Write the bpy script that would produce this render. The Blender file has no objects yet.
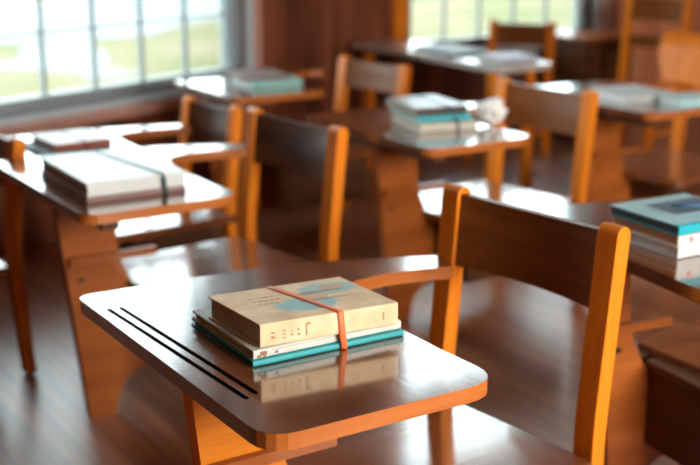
import bpy, bmesh, math, random
from mathutils import Vector, Matrix
from math import sin, cos, pi, radians as rad

S = bpy.context.scene
COL = S.collection

# ------------------------------------------------------------------ camera, sky, light, exposure
def setup_camera():
    cam = bpy.data.cameras.new('camera'); co = bpy.data.objects.new('camera', cam); COL.objects.link(co)
    f = 1202.0
    th = math.atan((232.5 + 95.0) / f)
    Fh = Vector((0, cos(th), -sin(th))); U = Vector((0, sin(th), cos(th))); R = Vector((1, 0, 0))
    d = R * ((2300 - 350) / f) + U * (-(-95 - 232.5) / f) + Fh
    a = math.atan2(d.y, d.x)
    M = Matrix.Rotation(-a, 3, 'Z')
    R, U, Fh = M @ R, M @ U, M @ Fh
    m = Matrix((R, U, -Fh)).transposed().to_4x4()
    m.translation = Vector((0, 0, 1.29))
    co.matrix_world = m
    cam.sensor_width = 36; cam.sensor_fit = 'HORIZONTAL'
    cam.lens = 36 * f / 700
    cam.clip_start = .05; cam.clip_end = 200
    cam.dof.use_dof = True
    cam.dof.focus_distance = 1.72
    cam.dof.aperture_fstop = 3.1
    S.camera = co
setup_camera()

SKY = 7.5
w = bpy.data.worlds.new('sky'); S.world = w; w.use_nodes = True
nt = w.node_tree; bg = nt.nodes['Background']
bg.inputs['Color'].default_value = (.80, .95, 1.0, 1); bg.inputs['Strength'].default_value = SKY

def area(name, loc, direction, sx, sy, energy, color=(1, 1, 1), portal=False):
    l = bpy.data.lights.new(name, 'AREA'); l.shape = 'RECTANGLE'; l.size = sx; l.size_y = sy; l.energy = energy; l.color = color
    if portal: l.cycles.is_portal = True
    o = bpy.data.objects.new(name, l); COL.objects.link(o); o.location = loc
    o.rotation_euler = Vector(direction).to_track_quat('-Z', 'Z').to_euler()
    return o

WA = rad(20)                               # the window wall runs 20 degrees off the desk rows
WD = Vector((cos(WA), sin(WA), 0)); WN = Vector((sin(WA), -cos(WA), 0))   # along, into the room
W0 = Vector((1.0, 4.35, 0))
def W(s, n, z): return W0 + WD * s + WN * n + Vector((0, 0, z))
SILL = .52
TOPZ = 2.80
WIN1 = (-.25, 1.67, SILL, TOPZ)
WIN2 = (3.77, 5.11, SILL, TOPZ)               # second window, in the wall that runs along the rows
Y2 = 5.335                                 # inner face of that wall
CORN = 2.88                                # where the two walls meet, measured along the slanted one
CEIL = 3.2
area('window_portal', W((WIN1[0] + WIN1[1]) / 2, -.02, (SILL + TOPZ) / 2), WN, WIN1[1] - WIN1[0], TOPZ - SILL, 1, portal=True)
area('window_portal', ((WIN2[0] + WIN2[1]) / 2, Y2 + .02, (SILL + TOPZ) / 2), (0, -1, 0), WIN2[1] - WIN2[0], TOPZ - SILL, 1, portal=True)
# daylight entering through the window openings behind the camera
NEARY = -1.4
NWIN = ((1.0, 3.2, .9, 2.4),)
for (x0, x1, z0, z1) in NWIN:
    area('daylight', ((x0 + x1) / 2, NEARY - .30, (z0 + z1) / 2), (-.15, 1, -.12), x1 - x0, z1 - z0, 165, (1, .90, .76))

S.view_settings.view_transform = 'Standard'; S.view_settings.look = 'None'
S.view_settings.exposure = 0.25; S.view_settings.gamma = 1; S.view_settings.use_curve_mapping = False
S.cycles.use_denoising = True
S.cycles.max_bounces = 8; S.cycles.diffuse_bounces = 5; S.cycles.glossy_bounces = 5; S.cycles.transparent_max_bounces = 12
S.cycles.sample_clamp_indirect = 6
S.cycles.caustics_reflective = False; S.cycles.caustics_refractive = False

# ------------------------------------------------------------------ materials
def new_mat(name):
    m = bpy.data.materials.new(name); m.use_nodes = True
    return m, m.node_tree, m.node_tree.nodes['Principled BSDF']
def plain(name, col, rough=.6, metal=0, spec=.5, noise=0):
    m, nt, b = new_mat(name)
    b.inputs['Base Color'].default_value = (*col, 1); b.inputs['Roughness'].default_value = rough
    b.inputs['Metallic'].default_value = metal; b.inputs['Specular IOR Level'].default_value = spec
    if noise:
        tc = nt.nodes.new('ShaderNodeTexCoord'); n = nt.nodes.new('ShaderNodeTexNoise'); n.inputs['Scale'].default_value = 30
        mx = nt.nodes.new('ShaderNodeMix'); mx.data_type = 'RGBA'; mx.blend_type = 'MULTIPLY'; mx.inputs[0].default_value = noise
        nt.links.new(tc.outputs['Object'], n.inputs['Vector'])
        mx.inputs[6].default_value = (*col, 1); nt.links.new(n.outputs['Color'], mx.inputs[7]); nt.links.new(mx.outputs[2], b.inputs['Base Color'])
    return m
def wood(name, c1, c2, axis='X', rough=.28, coat=.5, scale=14, bump=.15, wear=0, cior=1.5, spec=.5):
    """varnished wood, grain stretched along one axis of the object"""
    m, nt, b = new_mat(name); N = nt.nodes; L = nt.links
    tc = N.new('ShaderNodeTexCoord'); mp = N.new('ShaderNodeMapping')
    st = .07
    sc = {'X': (st, 1, 1), 'Y': (1, st, 1), 'Z': (1, 1, st)}[axis]
    mp.inputs['Scale'].default_value = sc
    L.new(tc.outputs['Object'], mp.inputs['Vector'])
    n1 = N.new('ShaderNodeTexNoise'); n1.inputs['Scale'].default_value = scale; n1.inputs['Detail'].default_value = 6; n1.inputs['Distortion'].default_value = .6
    n2 = N.new('ShaderNodeTexNoise'); n2.inputs['Scale'].default_value = scale * 9; n2.inputs['Detail'].default_value = 3
    L.new(mp.outputs[0], n1.inputs['Vector']); L.new(mp.outputs[0], n2.inputs['Vector'])
    add = N.new('ShaderNodeMath'); add.operation = 'MULTIPLY_ADD'; add.inputs[1].default_value = .35
    L.new(n2.outputs['Fac'], add.inputs[0]); L.new(n1.outputs['Fac'], add.inputs[2])
    r = N.new('ShaderNodeValToRGB'); r.color_ramp.elements[0].position = .48; r.color_ramp.elements[1].position = .85
    r.color_ramp.elements[0].color = (*c2, 1); r.color_ramp.elements[1].color = (*c1, 1)
    L.new(add.outputs[0], r.inputs[0]); L.new(r.outputs[0], b.inputs['Base Color'])
    b.inputs['Roughness'].default_value = rough; b.inputs['Specular IOR Level'].default_value = spec
    b.inputs['Coat Weight'].default_value = coat; b.inputs['Coat Roughness'].default_value = rough * .45; b.inputs['Coat IOR'].default_value = cior; b.inputs['IOR'].default_value = 1.45
    # large soft wear variation in gloss
    n3 = N.new('ShaderNodeTexNoise'); n3.inputs['Scale'].default_value = 5; n3.inputs['Detail'].default_value = 5
    L.new(tc.outputs['Object'], n3.inputs['Vector'])
    mr = N.new('ShaderNodeMapRange'); mr.inputs[1].default_value = .3; mr.inputs[2].default_value = .7
    mr.inputs[3].default_value = rough * .7; mr.inputs[4].default_value = rough * 1.35
    L.new(n3.outputs['Fac'], mr.inputs[0]); L.new(mr.outputs[0], b.inputs['Roughness'])
    bp = N.new('ShaderNodeBump'); bp.inputs['Strength'].default_value = bump; bp.inputs['Distance'].default_value = .002
    L.new(add.outputs[0], bp.inputs['Height']); L.new(bp.outputs[0], b.inputs['Normal'])
    if wear:
        bp2 = N.new('ShaderNodeBump'); bp2.inputs['Strength'].default_value = bump * .5; bp2.inputs['Distance'].default_value = .0015
        L.new(add.outputs[0], bp2.inputs['Height']); L.new(bp2.outputs[0], b.inputs['Coat Normal'])
    return m

M = {}
M['top'] = wood('tabletop_walnut', (.25, .075, .022), (.110, .032, .010), 'Y', .20, 1, 12, .10, 1, 2.0)
M['seat'] = wood('seat_walnut', (.27, .080, .026), (.12, .036, .012), 'X', .24, 1, 12, .12, 1, 2.0)
M['orangeZ'] = wood('honey_wood_upright', (.86, .25, .016), (.60, .145, .008), 'Z', .36, .04, spec=.22)
M['orangeX'] = wood('honey_wood_board', (.84, .26, .022), (.56, .15, .010), 'X', .36, .04, spec=.22)
M['railY'] = wood('back_rail_wood', (.27, .085, .016), (.15, .045, .009), 'Y', .40, .04, 10, spec=.22)
M['edge'] = wood('lit_sawn_edge', (.50, .145, .028), (.32, .085, .014), 'X', .34, .2, spec=.3)
M['ped'] = wood('reddish_brown_board', (.42, .115, .022), (.24, .060, .010), 'X', .36, .04, spec=.25)
M['pale'] = wood('worn_pale_top', (.66, .60, .54), (.50, .42, .36), 'Y', .35, .8, cior=1.8)
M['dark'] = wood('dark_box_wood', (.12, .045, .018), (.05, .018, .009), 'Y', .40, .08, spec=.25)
M['groove'] = plain('groove_shade', (.012, .008, .006), .8)  # shade inside the pencil grooves, painted as a dark colour
M['iron'] = plain('dark_iron', (.05, .045, .04), .5, 1)
M['steel'] = plain('dull_steel', (.6, .6, .6), .3, 1)

def planks(name, c1, c2, width, length, axis_along='Y', rough=.2, space='Object', coat=.6):
    m, nt, b = new_mat(name); N = nt.nodes; L = nt.links
    tc = N.new('ShaderNodeTexCoord'); mp = N.new('ShaderNodeMapping'); L.new(tc.outputs[space], mp.inputs['Vector'])
    if axis_along == 'Y': mp.inputs['Rotation'].default_value = (0, 0, pi / 2)
    if axis_along == 'Z': mp.inputs['Rotation'].default_value = (0, pi / 2, 0)
    if axis_along == 'ZX': mp.inputs['Rotation'].default_value = (pi / 2, 0, pi / 2)
    br = N.new('ShaderNodeTexBrick'); br.inputs['Scale'].default_value = 1
    br.inputs['Brick Width'].default_value = length; br.inputs['Row Height'].default_value = width
    br.inputs['Mortar Size'].default_value = .0022; br.inputs['Mortar Smooth'].default_value = .3; br.inputs['Bias'].default_value = 0
    br.inputs['Color1'].default_value = (*c1, 1); br.inputs['Color2'].default_value = (*c2, 1)
    br.inputs['Mortar'].default_value = (.012, .006, .004, 1); br.offset = .37
    L.new(mp.outputs[0], br.inputs['Vector'])
    mp2 = N.new('ShaderNodeMapping'); mp2.inputs['Scale'].default_value = (1.2, 22, 22); L.new(mp.outputs[0], mp2.inputs['Vector'])
    n1 = N.new('ShaderNodeTexNoise'); n1.inputs['Scale'].default_value = 1.6; n1.inputs['Detail'].default_value = 6; L.new(mp2.outputs[0], n1.inputs['Vector'])
    rr = N.new('ShaderNodeMapRange'); rr.inputs[1].default_value = .3; rr.inputs[2].default_value = .7; rr.inputs[3].default_value = .55; rr.inputs[4].default_value = 1.25
    L.new(n1.outputs['Fac'], rr.inputs[0])
    mx = N.new('ShaderNodeVectorMath'); mx.operation = 'SCALE'; L.new(br.outputs['Color'], mx.inputs[0]); L.new(rr.outputs[0], mx.inputs['Scale'])
    L.new(mx.outputs[0], b.inputs['Base Color'])
    b.inputs['Roughness'].default_value = rough; b.inputs['Coat Weight'].default_value = coat; b.inputs['Coat Roughness'].default_value = rough * .8; b.inputs['Coat IOR'].default_value = 2.1
    bp = N.new('ShaderNodeBump'); bp.inputs['Strength'].default_value = .35; bp.inputs['Distance'].default_value = .004; bp.invert = True
    L.new(br.outputs['Fac'], bp.inputs['Height']); L.new(bp.outputs[0], b.inputs['Normal'])
    return m
M['floor'] = planks('floor_boards', (.52, .20, .085), (.30, .105, .045), .082, 2.4, 'Y', .46, coat=1)
M['panel'] = wood('wall_panelling', (.33, .095, .045), (.07, .020, .011), 'Z', .38, .35, 7)
M['salmon'] = wood('lit_panelling', (.85, .34, .18), (.62, .21, .10), 'Z', .4, .3, 9)  # lit copy of the brown wall panelling, brightness put into the colour
M['ceil'] = planks('ceiling_boards', (.13, .055, .028), (.10, .04, .02), .1, 3, 'Y', .6, coat=0)
M['nearwall'] = wood('near_wall_wood', (.42, .20, .09), (.30, .13, .06), 'Z', .5, .1, 8)
M['white_paint'] = plain('white_window_paint', (.30, .34, .35), .5)
M['sill_grey'] = plain('grey_sill_paint', (.58, .62, .65), .3)
M['pink_trim'] = plain('pinkish_wood_trim', (.66, .36, .29), .25, noise=.25)

def glass():
    m = bpy.data.materials.new('window_glass'); m.use_nodes = True; nt = m.node_tree; N = nt.nodes; N.clear(); L = nt.links
    o = N.new('ShaderNodeOutputMaterial'); t = N.new('ShaderNodeBsdfTransparent'); t.inputs[0].default_value = (.97, .98, .97, 1)
    g = N.new('ShaderNodeBsdfGlossy'); g.inputs['Roughness'].default_value = .02
    fr = N.new('ShaderNodeFresnel'); fr.inputs[0].default_value = 1.35
    mx = N.new('ShaderNodeMixShader'); L.new(fr.outputs[0], mx.inputs[0]); L.new(t.outputs[0], mx.inputs[1]); L.new(g.outputs[0], mx.inputs[2]); L.new(mx.outputs[0], o.inputs[0])
    return m
M['glass'] = glass()

# ------------------------------------------------------------------ mesh helpers
def link(name, bm, mat, parent=None, smooth=False):
    me = bpy.data.meshes.new(name); bmesh.ops.recalc_face_normals(bm, faces=bm.faces); bm.to_mesh(me); bm.free()
    o = bpy.data.objects.new(name, me); COL.objects.link(o)
    for m in (mat if isinstance(mat, (list, tuple)) else [mat]): me.materials.append(m)
    if parent: o.parent = parent
    if smooth:
        for p in me.polygons: p.use_smooth = True
    return o
def bevel(bm, wdt, seg=2, ang=30):
    es = [e for e in bm.edges if len(e.link_faces) == 2 and e.calc_face_angle(0) > rad(ang)]
    if es: bmesh.ops.bevel(bm, geom=es, offset=wdt, segments=seg, profile=.7, affect='EDGES', clamp_overlap=True)
def box(bm, x0, x1, y0, y1, z0, z1):
    vs = [bm.verts.new(p) for p in ((x0, y0, z0), (x1, y0, z0), (x1, y1, z0), (x0, y1, z0), (x0, y0, z1), (x1, y0, z1), (x1, y1, z1), (x0, y1, z1))]
    for f in ((0, 3, 2, 1), (4, 5, 6, 7), (0, 1, 5, 4), (1, 2, 6, 5), (2, 3, 7, 6), (3, 0, 4, 7)): bm.faces.new([vs[i] for i in f])
    return vs
def boxes(name, lst, mat, parent=None, bev=.003, seg=2):
    bm = bmesh.new()
    for b in lst: box(bm, *b)
    if bev: bevel(bm, bev, seg)
    return link(name, bm, mat, parent)
def prism(pts, axis, a, b, bm=None):
    """extrude a 2D outline along an axis: 'z' outline xy, 'y' outline xz, 'x' outline yz"""
    bm = bm or bmesh.new()
    def P(p, t):
        return (p[0], p[1], t) if axis == 'z' else (p[0], t, p[1]) if axis == 'y' else (t, p[0], p[1])
    A = [bm.verts.new(P(p, a)) for p in pts]; B = [bm.verts.new(P(p, b)) for p in pts]; n = len(pts)
    bm.faces.new(A); bm.faces.new(list(reversed(B)))
    for i in range(n): bm.faces.new((A[i], A[(i + 1) % n], B[(i + 1) % n], B[i]))
    return bm
def rounded(pts, radii, seg=6):
    out = []; n = len(pts)
    for i, (p, r) in enumerate(zip(pts, radii)):
        p = Vector(p); a = Vector(pts[i - 1]); b = Vector(pts[(i + 1) % n])
        if r <= 0: out.append(tuple(p)); continue
        u = (a - p).normalized(); v = (b - p).normalized()
        r2 = min(r, (a - p).length * .5, (b - p).length * .5)
        p0 = p + u * r2; p1 = p + v * r2
        for k in range(seg + 1):
            t = k / seg; q = p0 * (1 - t) ** 2 + p * 2 * t * (1 - t) + p1 * t * t; out.append(tuple(q))
    return out
def tube(bm, pts, r, n=10, flat=1.0, up=Vector((0, 0, 1))):
    rings = []
    pts = [Vector(p) for p in pts]
    for i, p in enumerate(pts):
        t = (pts[min(i + 1, len(pts) - 1)] - pts[max(i - 1, 0)]).normalized()
        s = t.cross(up);
        if s.length < 1e-3: s = t.cross(Vector((0, 1, 0)))
        s.normalize(); u = s.cross(t)
        rr = r[i] if isinstance(r, (list, tuple)) else r
        rings.append([bm.verts.new(p + s * cos(2 * pi * k / n) * rr + u * sin(2 * pi * k / n) * rr * flat) for k in range(n)])
    for a, b in zip(rings, rings[1:]):
        for k in range(n): bm.faces.new((a[k], a[(k + 1) % n], b[(k + 1) % n], b[k]))
    bm.faces.new(list(reversed(rings[0]))); bm.faces.new(rings[-1])
def empty(name, loc, rz=0):
    o = bpy.data.objects.new(name, None); COL.objects.link(o); o.location = loc; o.rotation_euler = (0, 0, rz); o.empty_display_size = .1
    return o
def tag(o, label, cat, group=None):
    o['label'] = label; o['category'] = cat
    if group: o['group'] = group
    return o
def struct(o): o['kind'] = 'structure'; return o
def Mw(bm, s0, s1, n0, n1, z0, z1):
    """box in window-wall coordinates"""
    vs = box(bm, s0, s1, -n1, -n0, z0, z1)
    for v in vs:
        x, y, z = v.co; v.co = W(x, -y, z)
def wboxes(name, lst, mat, bev=.004, parent=None):
    bm = bmesh.new()
    for b in lst:
        Mw(bm, *b)
    if bev: bevel(bm, bev)
    return link(name, bm, mat, parent)

# ------------------------------------------------------------------ setting
_a, _b = W(-4.4, -.11, 0), W(CORN, -.11, 0)
ROOM = [(-3.4, NEARY - .1), (9.6, NEARY - .1), (9.6, Y2 + .11), (_b.x + .03, Y2 + .11), (_b.x, _b.y), (_a.x, _a.y)]
struct(link('floor', prism(ROOM, 'z', -.08, 0), M['floor']))
struct(link('ceiling', prism(ROOM, 'z', CEIL, CEIL + .08), M['ceil']))
SA = -4.4
struct(wboxes('wall_back', [
    (SA, CORN, -.12, 0, 0, SILL), (SA, CORN, -.12, 0, TOPZ, CEIL),
    (SA, WIN1[0], -.12, 0, SILL, TOPZ), (WIN1[1], CORN, -.12, 0, SILL, TOPZ)], M['panel'], 0))
CX = W(CORN, 0, 0).x; XE = 9.6
struct(boxes('wall_side', [(CX, XE, Y2, Y2 + .12, 0, SILL), (CX, XE, Y2, Y2 + .12, TOPZ, CEIL),
    (CX, WIN2[0], Y2, Y2 + .12, SILL, TOPZ), (WIN2[1], XE, Y2, Y2 + .12, SILL, TOPZ)], M['panel'], bev=0))
def make_window(n, s0, s1, z0, z1, k, bx):
    """bx(name, boxes, material, parent) places boxes given along / out of the wall / up"""
    fr = .05
    wn = struct(bx('window_%d' % n, [(s0, s1, -.10, -.03, z0, z0 + fr), (s0, s1, -.10, -.03, z1 - fr, z1),
                (s0, s0 + fr, -.10, -.03, z0, z1), (s1 - fr, s1, -.10, -.03, z0, z1)], M['white_paint'], None))
    ds = (s1 - s0 - 2 * fr) / k
    mun = [(s0 + fr + ds * j - .0035, s0 + fr + ds * j + .0035, -.085, -.055, z0 + fr, z1 - fr) for j in range(1, k)]
    nz = 9; dz = (z1 - z0 - 2 * fr) / nz
    mun += [(s0 + fr, s1 - fr, -.08, -.06, z0 + fr + dz * j - .0035, z0 + fr + dz * j + .0035) for j in range(1, nz)]
    bx('muntins', mun, M['white_paint'], wn)
    bx('glass_pane', [(s0 + fr, s1 - fr, -.071, -.070, z0 + fr, z1 - fr)], M['glass'], wn)
def bx1(name, l, m, p): return wboxes(name, l, m, 0, p)
def bx2(name, l, m, p): return boxes(name, [(a, b, Y2 - d, Y2 - c, e, f) for a, b, c, d, e, f in l], m, p, bev=0)
make_window(1, WIN1[0], WIN1[1], SILL, TOPZ, 7, bx1)
make_window(2, WIN2[0], WIN2[1], SILL, TOPZ, 5, bx2)
# sill, apron and casings
struct(wboxes('trim_1', [(WIN1[0] - .05, WIN1[1] + .03, -.03, .075, SILL - .03, SILL + .002)], M['sill_grey'], .008))
struct(wboxes('trim_2', [(WIN1[0] - .05, 1.42, .076, .118, SILL - .055, SILL - .012)], M['pink_trim'], .008))
struct(wboxes('trim_3', [(WIN1[1], WIN1[1] + .035, -.03, .03, SILL + .003, TOPZ)], M['sill_grey']))
struct(wboxes('trim_4', [(WIN1[1] + .036, WIN1[1] + .085, .001, .035, SILL, TOPZ + .05)], M['pink_trim']))
struct(boxes('trim_5', [(WIN2[0] - .10, WIN2[0] - .01, Y2 - .03, Y2 - .001, 0, TOPZ + .05)], M['orangeZ']))
struct(boxes('trim_6', [(WIN2[1], WIN2[1] + .06, Y2 - .03, Y2 + .03, SILL - .02, TOPZ)], M['sill_grey']))
struct(boxes('trim_7', [(WIN2[1] + .061, WIN2[1] + .13, Y2 - .04, Y2 - .001, 0, TOPZ + .05)], M['pink_trim']))
struct(boxes('trim_8', [(WIN2[0] - .01, WIN2[1] - .001, Y2 - .06, Y2 + .03, SILL - .03, SILL + .002)], M['sill_grey'], bev=.006))
struct(boxes('trim_9', [(WIN2[1] + .20, XE, Y2 - .03, Y2 - .001, 0, CEIL)], M['salmon']))
# boards of the panelled pier between the windows
bm = bmesh.new()
for j in range(7):
    s = 1.77 + j * .148
    Mw(bm, s, s + .14, .001, .012, 0, CEIL - .01)
bevel(bm, .003); struct(link('trim_10', bm, M['panel']))

struct(boxes('wall_left', [(-3.4, -3.3, NEARY, 3.0, 0, CEIL)], M['nearwall'], bev=0))
struct(boxes('wall_right', [(9.5, 9.6, NEARY, 8.0, 0, CEIL)], M['nearwall'], bev=0))
xs = [-3.4] + [v for a in NWIN for v in a[:2]] + [9.6]
nb = [(-3.4, 9.6, NEARY - .1, NEARY, 0, .9), (-3.4, 9.6, NEARY - .1, NEARY, 2.3, CEIL)]
for a, b in zip(xs[::2], xs[1::2]): nb.append((a, b, NEARY - .1, NEARY, .9, 2.3))
struct(boxes('wall_front', nb, M['nearwall'], bev=0))
for i, (x0, x1, z0, z1) in enumerate(NWIN):
    wn = struct(boxes('window_%d' % (i + 3), [(x0, x1, NEARY - .09, NEARY - .02, z0, z0 + .05), (x0, x1, NEARY - .09, NEARY - .02, z1 - .05, z1),
        (x0, x0 + .05, NEARY - .09, NEARY - .02, z0, z1), (x1 - .05, x1, NEARY - .09, NEARY - .02, z0, z1), ((x0 + x1) / 2 - .02, (x0 + x1) / 2 + .02, NEARY - .08, NEARY - .03, z0, z1)], M['white_paint']))

# outdoors: lawn, path, road
def ground_mat():
    m, nt, b = new_mat('lawn'); N = nt.nodes; L = nt.links
    tc = N.new('ShaderNodeTexCoord'); n = N.new('ShaderNodeTexNoise'); n.inputs['Scale'].default_value = .55; n.inputs['Detail'].default_value = 4
    L.new(tc.outputs['Object'], n.inputs['Vector']); r = N.new('ShaderNodeValToRGB')
    r.color_ramp.elements[0].position = .38; r.color_ramp.elements[1].position = .62
    r.color_ramp.elements[0].color = (.120, .122, .068, 1); r.color_ramp.elements[1].color = (.170, .145, .098, 1)
    L.new(n.outputs['Fac'], r.inputs[0]); L.new(r.outputs[0], b.inputs['Base Color']); b.inputs['Roughness'].default_value = 1; b.inputs['Specular IOR Level'].default_value = 0
    return m
M['lawn'] = ground_mat(); M['path'] = plain('pale_concrete', (.19,.195,.195), .9, spec=0)
def wquad(name, s0, s1, n0, n1, z, mat):
    bm = bmesh.new(); Mw(bm, s0, s1, n0, n1, z - .1, z); return struct(link(name, bm, mat))
GZ = -.45
wquad('ground', -60, 80, -90, -.13, GZ, M['lawn'])
# pale road beyond the lawn and a footpath curving through it
bm = bmesh.new()
prism([tuple(W(*p, 0).xy) for p in ((-60, -9.9), (7.2, -9.3), (9.0, -8.5), (10.3, -9.2), (12.5, -9.8), (80, -12), (80, -90), (-60, -90))], 'z', GZ, GZ + .02, bm)
struct(link('road', bm, M['path']))
bm = prism([tuple(W(*p, 0).xy) for p in ((-6, -7.6), (5.7, -7.25), (6.05, -6.45), (5.75, -5.9), (6.5, -5.75), (6.4, -6.4), (7.2, -7.2), (8.3, -8.9), (7.2, -8.9), (6.3, -7.7), (-6, -8.2))], 'z', GZ, GZ + .012)
struct(link('footpath', bm, M['path']))
t = W(9.0, -10.8, GZ + .02)
sg = empty('marker_post', t)
bm = bmesh.new(); box(bm, -.04, .04, -.04, .04, 0, .75); link('post', bm, plain('post_white', (.6, .6, .58), .7), sg)
bm = bmesh.new(); box(bm, -.16, .16, -.05, .05, .4, 1.0); bevel(bm, .02); link('red_marker', bm, plain('marker_red', (.42, .05, .035), .6), sg)
tag(sg, 'small red marker post outside the left window beyond the lawn', 'post')

# ------------------------------------------------------------------ desks
def tablet_mesh(T):
    pts = [(0, .006), (.388, .002), (.382, .15), (.384, .29), (.392, .40), (.410, .475), (.455, .512), (.53, .518), (.60, .508), (.668, .487),
           (.690, .560), (.60, .600), (.527, .630), (.436, .662), (.30, .684), (0, .70)]
    rr = [.05, .065, .01, .03, .03, .03, .02, .02, .02, .012, .012, .02, .02, .02, .02, .03]
    bm = prism(rounded(pts, rr, 5), 'z', T - .024, T)
    es = [e for e in bm.edges if len(e.link_faces) == 2 and e.calc_face_angle(0) > rad(60)]
    bmesh.ops.bevel(bm, geom=es, offset=.0055, segments=3, profile=.6, affect='EDGES')
    return bm
def make_desk(name, origin, rz, label, T=.63, top=.75, group='tablet arm desks in rows', grooves=False, seatz=None, tilt=6.5, seat_mat='seat', post_x=None, ys=(.163, .545), rail=(.155, .015), box0=.27, by=(.165, .531), ped=.195, back='posts', pmat='ped', py=.335, pl=.045, rmat='railY', squash=1, ty=1):
    root = empty(name, (origin[0], origin[1], 0), rz)
    tag(root, label, 'desk', group)
    sz = seatz or T * .57
    tab = link('desktop', tablet_mesh(T), [M['top']], root)
    if ty != 1:
        for v in tab.data.vertices:
            if v.co.x < .60: v.co.y *= ty if v.co.x < .40 else ty + (1 - ty) * (v.co.x - .40) / .20
    # cut edge faces: near and chair-side ones lighter, the light on them painted in
    tab.data.materials.append(M['edge']); tab.data.materials.append(M['groove'])
    for p in tab.data.polygons:
        if abs(p.normal.z) < .5 and p.area > 0: p.material_index = 1 if p.normal.y < -.35 or p.normal.x > .1 else 0
    if grooves:
        bmc = bmesh.new()
        for (a, b) in (((.022, .600), (.040, .140)), ((.042, .598), (.060, .150))):
            a = Vector((*a, T)); b = Vector((*b, T)); d = (b - a).normalized(); n = Vector((-d.y, d.x, 0)) * .0044
            r = .0044; outl = []
            for k in range(9):
                t = pi * k / 8; outl.append(b + n * cos(t) * -1 + d * sin(t) * r)
            for k in range(9):
                t = pi * k / 8; outl.append(a + n * cos(t) - d * sin(t) * r)
            prism([(p.x, p.y) for p in outl], 'z', T - .0065, T + .01, bmc)
        cut = link('cutter', bmc, M['groove'])
        cut.data.materials.clear()
        for m_ in (M['top'], M['edge'], M['groove']): cut.data.materials.append(m_)
        for p in cut.data.polygons: p.material_index = 2
        md = tab.modifiers.new('b', 'BOOLEAN'); md.operation = 'DIFFERENCE'; md.solver = 'EXACT'; md.object = cut
        tab.parent = None; bpy.context.view_layer.update()
        me = bpy.data.meshes.new_from_object(tab.evaluated_get(bpy.context.evaluated_depsgraph_get()))
        tab.modifiers.clear(); tab.data = me; tab.parent = root
        bpy.data.objects.remove(cut, do_unlink=True)
    # batten under the desktop
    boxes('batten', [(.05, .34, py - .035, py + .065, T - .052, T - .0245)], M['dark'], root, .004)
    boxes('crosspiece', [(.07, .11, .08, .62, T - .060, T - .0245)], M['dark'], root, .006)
    # central pedestal board, arched foot
    pz = sz - .035
    pts = [(pl, T - .053), (ped, T - .053), (ped + .01, sz + .06), (ped + .055, pz), (.60, pz), (.60, .125), (pl + .215, .115), (pl + .155, .09), (pl + .137, .03), (pl + .135, 0), (pl + .06, 0)]
    link('pedestal', prism(rounded(pts, [0, 0, .03, .02, 0, .01, .05, .04, .0, .006, .006]), 'y', py, py + .033), M[pmat], root)
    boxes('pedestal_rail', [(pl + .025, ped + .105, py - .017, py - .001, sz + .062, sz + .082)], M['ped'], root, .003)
    for dx, dz in ((pl + .055, sz + .02),):
        bmk = bmesh.new(); tube(bmk, [(dx, py - .0005, dz), (dx, py - .006, dz)], .006, 10); link('bolt', bmk, M['iron'], root)
    # seat: three boards, slightly dished
    Rr = Matrix.Rotation(rad(tilt), 4, 'Z'); piv = Vector((.70, .16, 0))
    def rot(o):
        o.data.transform(Matrix.Translation(piv) @ Rr @ Matrix.Translation(-piv)); return o
    bm = bmesh.new(); yy = [.135, .272, .415, .565]
    for k in range(3):
        r4 = [.035 if k == 0 else .001, 0.001, .001, .001 if k < 2 else .035]
        outl = rounded([(.245, yy[k] + .0006), (.705, yy[k] + .0006), (.705, yy[k + 1] - .0006), (.245, yy[k + 1] - .0006)], r4, 5)
        prism(outl, 'z', sz - .026, sz, bm)
    bevel(bm, .0025, 2)
    rot(link('seat', bm, M[seat_mat], root))
    # book box under the seat
    bz0, bz1 = .15, sz - .0265
    bm = bmesh.new()
    b0, (ya, yb) = box0, by
    box(bm, b0, .665, ya, ya + .016, bz0, bz1); box(bm, b0, .665, yb - .016, yb, bz0, bz1)
    box(bm, b0, .665, ya + .017, py - .001, bz0, bz0 + .012); box(bm, b0, .665, py + .0335, yb - .017, bz0, bz0 + .012)
    box(bm, .650, .665, ya + .017, yb - .017, bz0 + .013, bz1)
    box(bm, b0, b0 + .012, ya + .017, py - .001, bz0 + .013, bz1); box(bm, b0, b0 + .012, py + .0335, yb - .017, bz0 + .013, bz1)
    if b0 < .2:
        box(bm, b0 - .01, .244, ya - .01, py - .001, bz1 + .001, bz1 + .013); box(bm, b0 - .01, .244, py + .0335, yb + .01, bz1 + .001, bz1 + .013)
    bevel(bm, .002, 1)
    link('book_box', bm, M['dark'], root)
    # rear posts (legs below the seat, back uprights above)
    px = post_x or .705
    if back == 'spoon':
        for y in (.19, .50):
            for x in (.30, .66):
                lg = rot(link('leg', prism([(x - .016, .0), (x + .016, .0), (x + .02, bz0 - .001), (x - .02, bz0 - .001)], 'y', y - .018, y + .018), M['orangeZ'], root))
        st = .50
        prof = rounded([(st - .022, sz - .02), (st + .022, sz - .02), (st + .024, top - .30), (st + .10, top - .20), (st + .155, top - .08), (st + .13, top), (st - .13, top), (st - .155, top - .08), (st - .10, top - .20), (st - .024, top - .30)], [.002, .002, .05, .04, .05, .06, .06, .05, .04, .05], 6)
        bm = prism(prof, 'x', px + .004, px + .022)
        for v in bm.verts: v.co.x += (v.co.z - sz) * .09 + .9 * (v.co.y - st) ** 2
        bevel(bm, .003)
        rot(link('backrest', bm, M['orangeZ'], root))
        return root
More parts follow.
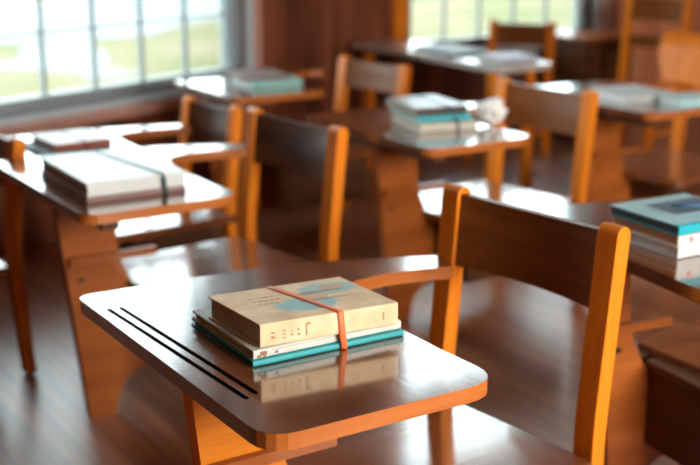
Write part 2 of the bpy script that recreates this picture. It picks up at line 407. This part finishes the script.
    for y in ys:
        pts = [(px + .030, .008), (px + .058, .008), (px + .036, sz + .02), (px + .075, top - .012), (px + .058, top), (px + .040, top - .008), (px + .002, sz + .02)]
        p = rot(link('back_post', prism(rounded(pts, [.003, .003, .08, .012, .01, .012, .08]), 'y', y - .022, y + .022), M['orangeZ'], root))
        bv = p.modifiers.new('bevel', 'BEVEL'); bv.width = .004; bv.segments = 2
        bmg = bmesh.new(); tube(bmg, [(px + .044, y, 0), (px + .044, y, .0078)], .012, 12); g = rot(link('glide', bmg, M['steel'], p))
    # curved top rail let between the posts
    bm = bmesh.new(); n = 14; z1 = top - rail[1]; z0 = top - rail[0]
    rings = []
    for k in range(n + 1):
        t = k / n; y = ys[0] + .0225 + (ys[1] - ys[0] - .045) * t; bow = .022 * (1 - (2 * t - 1) ** 2)
        ring = []
        for (zz, th) in ((z0, 0), (z1, 0), (z1, 1), (z0, 1)):
            xr = px + .012 + (zz - sz) / (top - sz) * .036 + bow + th * .016
            dip = -.008 * (1 - (2 * t - 1) ** 2) if zz == z1 else 0
            ring.append(bm.verts.new((xr, y, zz + dip)))
        rings.append(ring)
    for a, b in zip(rings, rings[1:]):
        for k in range(4): bm.faces.new((a[k], a[(k + 1) % 4], b[(k + 1) % 4], b[k]))
    bm.faces.new(rings[0]); bm.faces.new(rings[-1]); bevel(bm, .004, 2, 50)
    rot(link('back_rail', bm, M[rmat], root))
    if squash != 1:
        for c_ in [c for c in root.children] + [g for c in root.children for g in c.children]: c_.data.transform(Matrix.Diagonal((1, squash, 1, 1)))
    return root

desk = {}
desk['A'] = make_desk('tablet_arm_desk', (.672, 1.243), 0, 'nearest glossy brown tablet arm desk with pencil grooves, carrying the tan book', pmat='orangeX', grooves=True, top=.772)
desk['F'] = make_desk('tablet_arm_desk', (1.61, 1.31), rad(-8), 'tablet arm desk at the right edge, behind the nearest chair, carrying teal book pile', top=.75, box0=.186, by=(.10, .53), ped=.12, py=.42)
desk['B'] = make_desk('tablet_arm_desk', (.884, 2.463), 0, 'tablet arm desk at left carrying thick white book bundle with dark green cord', rmat='dark', top=.735)
desk['D'] = make_desk('tablet_arm_desk', (1.962, 2.655), 0, 'tablet arm desk in the middle with dark brown book on its pile and crumpled paper', top=.718)
desk['J'] = make_desk('tablet_arm_desk', (.99, 3.24), 0, 'tablet arm desk under the left window carrying white book with red cord', pl=.19, ped=.32, box0=.36, rmat='dark', squash=.66, post_x=.668, T=.59, top=.685)
desk['C'] = make_desk('tablet_arm_desk', (1.93, 3.77), 0, 'tablet arm desk by the panelled wall pier carrying pale mint books', T=.63, top=.675, rail=(.125,.012), post_x=.80, ty=.75)
desk['P'] = make_desk('tablet_arm_desk', (.205, 3.02), 0, 'desk chair cut off by the left edge, only its back post and seat showing', T=.59, top=.685)
desk['H'] = make_desk('tablet_arm_desk', (2.92, 2.742), 0, 'tablet arm desk at right with spoon-shaped chair back, carrying pale grey books', top=.81, back='spoon')

# ------------------------------------------------------------------ far furniture
def posts_chair(name, loc, rz, label, sz=.37, top=.76, wide=.40, rails=(( .13, .015),), railm='railY', sd=.30):
    """plain wooden chair: local x runs back, y across"""
    root = empty(name, (*loc, 0), rz); tag(root, label, 'chair')
    bm = prism(rounded([(-sd, 0), (.012, 0), (.012, wide), (-sd, wide)], [.03, 0, 0, .03]), 'z', sz - .025, sz); bevel(bm, .004)
    link('seat', bm, M['seat'], root)
    for y in (.022, wide - .022):
        link('back_post', prism(rounded([(.03, 0), (.06, 0), (.048, sz), (.085, top), (.055, top), (.0125, sz)], [.002, .002, .1, .01, .01, .1]), 'y', y - .02, y + .02), M['orangeZ'], root)
        link('front_leg', prism([(.01 - sd, 0), (.04 - sd, 0), (.045 - sd, sz - .026), (.005 - sd, sz - .026)], 'y', y - .015, y + .015), M['orangeZ'], root)
        boxes('side_stretcher', [(.042 - sd, .028, y - .009, y + .009, .14, .165)], M['orangeX'], root, .003)
    for (a, b) in rails:
        bm = bmesh.new(); n = 10; rings = []
        for k in range(n + 1):
            t = k / n; y = .0425 + (wide - .085) * t; bow = .018 * (1 - (2 * t - 1) ** 2); ring = []
            for zz, th in ((top - a, 0), (top - b, 0), (top - b, 1), (top - a, 1)):
                ring.append(bm.verts.new((.022 + (zz - sz) / (top - sz) * .034 + bow + th * .015, y, zz)))
            rings.append(ring)
        for p, q in zip(rings, rings[1:]):
            for k in range(4): bm.faces.new((p[k], p[(k + 1) % 4], q[(k + 1) % 4], q[k]))
        bm.faces.new(rings[0]); bm.faces.new(rings[-1]); bevel(bm, .003, 2, 50)
        link('back_rail', bm, M[railm], root)
    return root
posts_chair('wooden_chair', (4.27, 4.73), rad(34), 'wooden chair in front of the right window, beside the end of the long table', top=.70, wide=.36, sz=.38, sd=.34)
posts_chair('ladder_back_chair', (4.80, 4.32), rad(16), 'two-rail ladder-back chair near the right end of the back wall', top=.83, wide=.38, rails=((.13, .015), (.27, .21)))

tb = empty('long_table', (3.25, 3.92, 0)); tag(tb, 'long narrow pale-topped table below the right window, carrying loose books', 'table')
bm = prism(rounded([(0, 0), (.30, 0), (.30, 1.17), (0, 1.17)], [.03] * 4), 'z', .605, .63); bevel(bm, .005); link('tabletop', bm, M['pale'], tb)
for x in (.05, .25):
    for y in (.10, 1.07): boxes('leg', [(x - .02, x + .02, y - .02, y + .02, 0, .604)], M['orangeZ'], tb, .004)
boxes('apron', [(.071, .229, .09, .11, .53, .604)], M['dark'], tb, .003)
boxes('apron', [(.071, .229, 1.06, 1.08, .53, .604)], M['dark'], tb, .003)
boxes('modesty_panel', [(.24, .258, .121, 1.049, .25, .604)], M['panel'], tb, .003)

cb = empty('low_cabinet', (4.70, 4.93, 0), rad(0)); tag(cb, 'dark low wooden cabinet between the far chairs, right of the right window', 'cabinet')
boxes('body', [(0, .36, 0, .36, .02, .56)], M['dark'], cb, .005)
boxes('top', [(-.02, .38, -.02, .38, .561, .580)], M['ped'], cb, .005)
for a, b in ((.005, .178), (.182, .355)):
    d_ = boxes('door', [(-.014, -.001, a, b, .04, .54)], M['dark'], cb, .003)
    bm = bmesh.new(); yk = b - .02 if a < .1 else a + .02; tube(bm, [(-.0145, yk, .33), (-.03, yk, .33)], .009, 10); link('knob', bm, M['steel'], d_)

# ------------------------------------------------------------------ books
PAGE = plain('page_edges', (.55, .49, .38), .9, noise=.25); PAGEW = plain('white_page_edges', (.80, .80, .76), .9, noise=.2); PAGED = plain('aged_page_edges', (.42, .34, .25), .9, noise=.3)
def book(name, label, loc, rz, w, d, h, cover, pages=None, group=None, shear=0, soft=.0008, rnd=.004):
    """w along the spine (x), d across (y), h thick; local origin at the near left bottom corner"""
    root = empty(name, loc, rz); tag(root, label, 'book', group)
    t = min(.003, h * .22); ins = .004
    bm = bmesh.new()
    # cover: C-shaped section in y-z, rounded at the spine
    out = rounded([(0, 0), (d, 0), (d, t), (t * 1.2, t), (t * 1.2, h - t), (d, h - t), (d, h), (0, h)], [rnd, 0, 0, .001, .001, 0, 0, rnd], 4)
    prism(out, 'x', 0, w, bm); bevel(bm, soft, 1, 50)
    link('cover', bm, cover, root)
    bm = bmesh.new(); box(bm, ins, w - ins, t * 1.2 + .0003, d - ins, t + .0003, h - t - .0003)
    link('page_block', bm, pages or PAGE, root)
    if shear:
        for c_ in root.children:
            for v in c_.data.vertices: v.co.x += shear * v.co.y
    return root
def cov(name, col, rough=.5): return plain(name, col, rough, noise=.12)

def tan_cover():
    m, nt, b = new_mat('tan_illustrated_cover'); N = nt.nodes; L = nt.links
    tc = N.new('ShaderNodeTexCoord')
    def blob(cx, cy, sx, sy, dist, edge=.25):
        mp = N.new('ShaderNodeMapping'); mp.inputs['Location'].default_value = (-cx / sx, -cy / sy, 0); mp.inputs['Scale'].default_value = (1 / sx, 1 / sy, 0)
        L.new(tc.outputs['Object'], mp.inputs['Vector'])
        nz = N.new('ShaderNodeTexNoise'); nz.inputs['Scale'].default_value = 45; L.new(tc.outputs['Object'], nz.inputs['Vector'])
        ln = N.new('ShaderNodeVectorMath'); ln.operation = 'LENGTH'; L.new(mp.outputs[0], ln.inputs[0])
        ad = N.new('ShaderNodeMath'); ad.operation = 'MULTIPLY_ADD'; ad.inputs[1].default_value = dist; L.new(nz.outputs['Fac'], ad.inputs[0]); L.new(ln.outputs['Value'], ad.inputs[2])
        mr = N.new('ShaderNodeMapRange'); mr.inputs[1].default_value = 1 + dist * .5 - edge * .5; mr.inputs[2].default_value = 1 + dist * .5 + edge * .5; mr.inputs[3].default_value = 1; mr.inputs[4].default_value = 0
        L.new(ad.outputs[0], mr.inputs[0]); return mr.outputs[0]
    base = N.new('ShaderNodeTexNoise'); base.inputs['Scale'].default_value = 25; base.inputs['Detail'].default_value = 5; L.new(tc.outputs['Object'], base.inputs['Vector'])
    r = N.new('ShaderNodeValToRGB'); r.color_ramp.elements[0].color = (.70, .48, .27, 1); r.color_ramp.elements[1].color = (.88, .68, .44, 1); r.color_ramp.elements[0].position = .3; r.color_ramp.elements[1].position = .7
    L.new(base.outputs['Fac'], r.inputs[0]); cur = r.outputs[0]
    sep = N.new('ShaderNodeSeparateXYZ'); L.new(tc.outputs['Object'], sep.inputs[0])
    topm = N.new('ShaderNodeMath'); topm.operation = 'GREATER_THAN'; topm.inputs[1].default_value = .0355; L.new(sep.outputs['Z'], topm.inputs[0])
    def over(mask, col, k=1.0):
        nonlocal cur
        mu = N.new('ShaderNodeMath'); mu.operation = 'MULTIPLY'; L.new(mask, mu.inputs[0]); L.new(topm.outputs[0], mu.inputs[1])
        mu2 = N.new('ShaderNodeMath'); mu2.operation = 'MULTIPLY'; mu2.inputs[1].default_value = k; L.new(mu.outputs[0], mu2.inputs[0])
        mx = N.new('ShaderNodeMix'); mx.data_type = 'RGBA'; L.new(mu2.outputs[0], mx.inputs[0]); L.new(cur, mx.inputs[6]); mx.inputs[7].default_value = (*col, 1); cur = mx.outputs[2]
    over(blob(.105, .062, .050, .034, .9), (.22, .52, .58), .85)
    over(blob(.165, .115, .048, .030, .9), (.24, .50, .56), .75)
    over(blob(.125, .085, .030, .020, 1.1), (.66, .42, .22), .9)
    over(blob(.170, .118, .020, .014, 1.3), (.60, .36, .2), .9)
    over(blob(.140, .105, .045, .006, 1.8), (.16, .13, .11), .6)
    over(blob(.150, .070, .050, .005, 1.8), (.16, .13, .11), .5)
    L.new(cur, b.inputs['Base Color']); b.inputs['Roughness'].default_value = .6
    return m
TZ = .63 + .0006
AX, AY = .672, 1.243
tl = cov('teal_booklet', (.015, .33, .36), .35)
b1 = book('teal_booklet', 'thin teal-edged booklet at the bottom of the bundle on the nearest desk', (AX + .101, AY + .232, TZ), rad(-1.5), .266, .225, .010, tl, plain('teal_tinted_edges', (.03, .22, .26), .6, noise=.3))
mapc = cov('pale_worn_cover', (.66, .66, .60), .5)
b2 = book('pale_workbook', 'pale worn workbook with colour print between teal booklet and tan book', (AX + .104, AY + .236, TZ + .0103), rad(-1.0), .262, .218, .014, mapc, plain('yellowed_edges', (.58, .47, .22), .9, noise=.3))
b3 = book('tan_hardback', 'thick tan hardback with pale blue picture cover, topmost in the nearest bundle', (AX + .118, AY + .240, TZ + .0247), rad(-6), .232, .162, .037, tan_cover(), plain('tan_book_page_edges', (.62, .52, .40), .9, noise=.3), None, -.14)
# worn print on the spine: small faded strokes
ink = plain('faded_brown_print', (.50, .24, .11), .7); blue_ink = plain('faded_blue_print', (.12, .2, .42), .7)
st = []
for (x, z0, z1, wd) in ((.017, .012, .016, .006), (.017, .020, .0225, .006), (.036, .010, .012, .005), (.036, .0155, .0175, .005), (.036, .021, .023, .005), (.049, .0125, .0155, .004), (.049, .019, .0205, .004), (.060, .011, .014, .005), (.060, .0185, .022, .003), (.074, .009, .028, .0022), (.076, .0255, .029, .006), (.205, .012, .025, .003)):
    st.append((x, x + wd, -.0004, -.0001, z0, z1))
boxes('spine_print', st[:-1], ink, b3, 0)
boxes('spine_mark', st[-1:], ink, b3, 0)
random.seed(4)
st = []
for row in range(3):
    x = .03
    while x < .085 - row * .012:
        wd = random.uniform(.003, .009); st.append((x, x + wd, .115 - row * .016, .1165 - row * .016 + random.uniform(0, .002),   .0371, .0373)); x += wd + .003
boxes('cover_print', st, plain('grey_print', (.35, .24, .17), .7), b3, 0)
bm = bmesh.new(); rng = random.Random(2)
st = [(.006 + .012 * rng.random() * 2, 0, -.0004, -.0001, 0, 0) for _ in range(2)]
boxes('corner_print', [(.006, .012, -.0003, -.0001, .002, .006), (.011, .022, -.0003, -.0001, .004, .011), (.016, .020, -.0003, -.0001, .001, .004)], plain('brown_map_print', (.30, .15, .09), .7), b2, 0)
boxes('blue_print', [(.036, .041, -.0003, -.0001, .004, .008)], blue_ink, b2, 0)
boxes('spine_line', [(.03, .25, -.0003, -.0001, .0105, .0115)], plain('grey_line', (.35, .34, .32), .7), b2, 0)

# flat orange band round the bundle
def band(name, label, path, wdt, th, mat, cat='band'):
    """a flat strip that follows a closed path; path points are (point, outward normal)"""
    bm = bmesh.new(); n = len(path); rings = []
    P = [Vector(p) for p, _ in path]
    for i, (p, nn) in enumerate(path):
        p = Vector(p); nn = Vector(nn).normalized(); t = (P[(i + 1) % n] - P[i - 1]).normalized(); s = t.cross(nn).normalized() * wdt / 2
        rings.append([bm.verts.new(p - s), bm.verts.new(p + s), bm.verts.new(p + s * .9 + nn * th), bm.verts.new(p - s * .9 + nn * th)])
    for i in range(n):
        a = rings[i]; b = rings[(i + 1) % n]
        for k in range(4): bm.faces.new((a[k], a[(k + 1) % 4], b[(k + 1) % 4], b[k]))
    o = link(name, bm, mat, None, True); tag(o, label, cat); return o
def bundle_band(name, label, layers, xs, mat, wdt=.007, gap=.0008):
    """layers: (loc, rz, w, d, h) bottom to top; xs = (x at near side, x at far side) in the top layer's frame"""
    (l, rz, w_, d_, h_) = layers[-1]; c, s_ = cos(rz), sin(rz)
    def G(x, y, z): return Vector((l[0] + x * c - y * s_, l[1] + x * s_ + y * c, z))
    nY = Vector((s_, -c, 0)); z1 = l[2] + h_
    zb = layers[0][0][2]; near, far = xs
    def ylim(x, z, sgn):      # furthest extent of the lower layers on this side
        return None
    yn = -gap; yf = d_ + gap
    (l0, r0, w0, d0, h0) = layers[0]
    # nearest edge of the bottom layer seen from the top layer's frame
    def to_top(p): q = Vector((p[0] - l[0], p[1] - l[1])); return Vector((q.x * c + q.y * s_, -q.x * s_ + q.y * c))
    a = to_top((l0[0], l0[1])); b = to_top((l0[0] + w0 * cos(r0), l0[1] + w0 * sin(r0)))
    f0 = to_top((l0[0] - d0 * sin(r0), l0[1] + d0 * cos(r0))); f1 = to_top((l0[0] + w0 * cos(r0) - d0 * sin(r0), l0[1] + w0 * sin(r0) + d0 * cos(r0)))
    yb = min(yn, a.y + (b.y - a.y) * (near - a.x) / (b.x - a.x) - gap)
    yfb = max(yf, f0.y + (f1.y - f0.y) * (far - f0.x) / (f1.x - f0.x) + gap)
    up = Vector((0, 0, 1)); zt = z1 + gap; path = []
    N_ = 8
    for k in range(N_ + 1):
        t = k / N_; path.append((G(near + (far - near) * t, yn + .002 + (yf - yn - .004) * t, zt), up))
    path.append((G(far, yf, z1 - .001), -nY + up * .3))
    path.append((G(far, yf, l[2] + .001), -nY)); path.append((G(far, yfb, zb + h0), -nY)); path.append((G(far, yfb, zb + .001), -nY))
    for k in range(5):
        t = k / 4; path.append((G(far + (near + .004 - far) * t, yfb - .004 + (yb + .004 - yfb + .004) * t, zb + .0004), -up))
    path.append((G(near + .006, yb, zb + .001), nY)); path.append((G(near + .006, yb, zb + h0), nY))
    path.append((G(near + .003, yn, l[2] + .001), nY)); path.append((G(near, yn, z1 - .001), nY + up * .3))
    return band(name, label, path, wdt, .0009, mat)
orange_band = plain('orange_band', (.80, .16, .045), .5)

def L4(b, rz, w_, d_, h_): return (tuple(b.location), rz, w_, d_, h_)
bundle_band('elastic_band', 'flat orange band tied round the tan book bundle on nearest desk',
    [L4(b1, rad(-1.5), .266, .225, .010), L4(b3, rad(-6), .232, .162, .037)], (.132, .082), orange_band, .011)

def pile(prefix, spec, z):
    out = []; zz = z
    for (nm, label, x, y, rz, w_, d_, h_, c_, p_, grp) in spec:
        b = book(nm, label, (x, y, zz), rad(rz), w_, d_, h_, c_, p_, grp); out.append(((x, y, zz), rad(rz), w_, d_, h_)); zz += h_ + .0004
    return out
K = dict(
    jwhite=cov('matt_white_cover', (.82, .84, .83), .4), gwhite=cov('glossy_white_cover', (.82, .85, .84), .36), rosewood=cov('dusty_pink_brown_cover', (.30, .17, .15)), grey=cov('grey_cover', (.42, .43, .42), .4), white=cov('white_cover', (.74, .76, .74), .35),
    dgrey=cov('dark_grey_cover', (.06, .07, .07)), red=cov('brick_red_cover', (.30, .07, .04)), tealgrey=cov('teal_grey_cover', (.16, .26, .27)),
    mint=cov('mint_cover', (.30, .60, .55)), mauve=cov('mauve_brown_cover', (.24, .15, .14)), cream=cov('cream_cover', (.62, .57, .47)),
    teal=cov('bright_teal_cover', (.02, .42, .50), .4), brown=cov('dark_brown_cover', (.075, .040, .030), .35), tan=cov('tan_cover', (.62, .33, .16)),
    paleblue=cov('pale_blue_cover', (.45, .74, .78), .3), pgrey=cov('pale_grey_cover', (.52, .54, .53)), lav=cov('lavender_cover', (.5, .5, .6)))
green_cord = plain('dark_green_cord', (.01, .06, .06), .5); navy = plain('navy_strap', (.03, .08, .14), .5); redc = plain('red_cord', (.22, .02, .02), .5)
g = 'schoolbooks tied in bundles on the desks'
# left desk
L = pile('b', [
    ('book', 'pink-brown covered book lowest in the white bundle on the left desk', .930, 2.570, -1, .245, .35, .012, K['rosewood'], PAGED, g),
    ('book', 'thick white-spined book in the middle of the left desk bundle', .934, 2.575, -1, .240, .345, .026, K['white'], PAGED, g),
    ('book', 'thin white-covered notebook topmost on the left desk bundle', .930, 2.568, -1.5, .248, .350, .010, K['gwhite'], K['grey'], g)], TZ)
bundle_band('cord', 'dark green cord tied round the white bundle on the left desk', [L[0], L[-1]], (.185, .140), green_cord, .009)
L = pile('j', [
    ('book', 'teal-grey book lowest in the pile under the left window', 1.085, 3.315, 0, .20, .22, .010, K['tealgrey'], PAGEW, g),
    ('book', 'white-topped brick red book under the left window', 1.115, 3.32, 2, .175, .20, .024, K['red'], PAGEW, g)], .5906)
_j = [o for o in bpy.data.objects if o.get('label', '').startswith('white-topped')][0]
boxes('white_panel', [(.001, .174, .003, .199, .0241, .0245)], K['jwhite'], _j, 0)
bundle_band('cord', 'red cord round the brick red book under the left window', [L[0], L[-1]], (.095, .090), redc, .008)
# by the pier
L = pile('c', [
    ('book', 'mint green book lying under the mauve book by the panelled pier', 2.085, 3.935, -8, .20, .24, .026, K['mint'], PAGEW, g),
    ('book', 'mauve-brown book topmost in the pile by the panelled pier', 2.06, 3.98, -14, .19, .23, .012, K['mauve'], PAGED, g)], TZ)
# middle desk
L = pile('d', [
    ('book', 'cream book lowest in the middle desk pile', 2.093, 2.885, -16, .185, .26, .026, K['cream'], PAGED, g),
    ('book', 'bright teal book between cream and dark brown books', 2.100, 2.905, -14, .175, .24, .018, K['teal'], PAGED, g),
    ('book', 'dark brown book on top of the middle desk pile', 2.098, 2.915, -10, .175, .23, .024, K['brown'], PAGED, g)], TZ)
bundle_band('strap', 'navy strap round the brown, teal and cream books on the middle desk', [L[0], L[-1]], (.115, .11), navy, .010)
# right edge desk
L = pile('f', [
    ('book', 'thick white book lowest in the teal pile at the right edge', 1.728, 1.532, -3, .22, .20, .024, K['white'], PAGEW, g),
    ('book', 'tan book between white and teal books at the right edge', 1.732, 1.538, -4, .21, .195, .020, K['tan'], plain('tan_edges', (.55, .30, .15), .9), g),
    ('book', 'teal-edged pale blue book topmost at the right edge', 1.730, 1.535, -3, .21, .20, .020, K['teal'], K['dgrey'], g)], TZ)
top = bpy.data.objects[[o.name for o in bpy.data.objects if o.get('label', '').startswith('teal-edged')][0]]
_t = [o for o in bpy.data.objects if o.get('label', '').startswith('tan book between')][0]
boxes('spine_paper', [(.001, .209, -.0006, -.0002, .0005, .0195)], K['white'], _t, 0)
bm = bmesh.new(); prism([(.034 + (.0085 if k % 2 == 0 else .004) * sin(2 * pi * k / 10), .010 + (.0085 if k % 2 == 0 else .004) * cos(2 * pi * k / 10)) for k in range(10)], 'y', -.001, -.0007, bm); link('pink_star', bm, cov('pink_print', (.75, .16, .22)), _t)
boxes('pale_panel', [(.0, .209, .012, .199, .0201, .0204)], K['paleblue'], top, 0)
boxes('cover_picture', [(.06, .20, .07, .16, .0205, .0207)], cov('slate_picture', (.10, .17, .24)), top, 0)
bm = bmesh.new(); tube(bm, [(1.775, 1.60, .720), (1.80, 1.57, .7215), (1.90, 1.545, .7215), (1.97, 1.51, .7215)], .009, 10, .5)
tag(link('ribbon', bm, plain('slate_blue_ribbon', (.06, .13, .24), .6), None, True), 'slate blue ribbon lying across the teal-edged book', 'ribbon')
# right middle desk: flat pale books
L = pile('h', [('book', 'long pale grey book at the left of the flat row on the right desk', 2.995, 2.93, -8, .20, .22, .030, K['pgrey'], PAGEW, g)], TZ)
L = pile('h', [('book', 'small pale blue-white book right of the long grey one', 3.085, 2.77, -8, .16, .13, .030, K['paleblue'], PAGEW, g)], TZ)
# long table
L = pile('g', [('book', 'thin dark grey book lying flat near the middle of the long table', 3.30, 4.32, -6, .20, .36, .016, K['dgrey'], PAGEW, g)], TZ)
L = pile('g', [('book', 'pale book at the right end of the long table', 3.30, 3.98, -6, .20, .17, .030, K['lav'], PAGEW, g)], TZ)

# crumpled paper
bm = bmesh.new(); bmesh.ops.create_icosphere(bm, subdivisions=4, radius=1)
from mathutils import noise
for v in bm.verts:
    n_ = noise.noise(v.co * 1.6) * .35 + noise.noise(v.co * 4.5) * .16 + abs(noise.noise(v.co * 8)) * .10
    v.co *= 1 + n_; v.co.x *= .046; v.co.y *= .040; v.co.z *= .036
zm = min(v.co.z for v in bm.verts)
for v in bm.verts: v.co.z -= zm
bmesh.ops.translate(bm, verts=bm.verts, vec=(2.365, 2.885, TZ))
tag(link('crumpled_paper', bm, plain('white_paper', (.90, .91, .90), .8)), 'white crumpled paper at the right end of the middle desk books', 'paper')
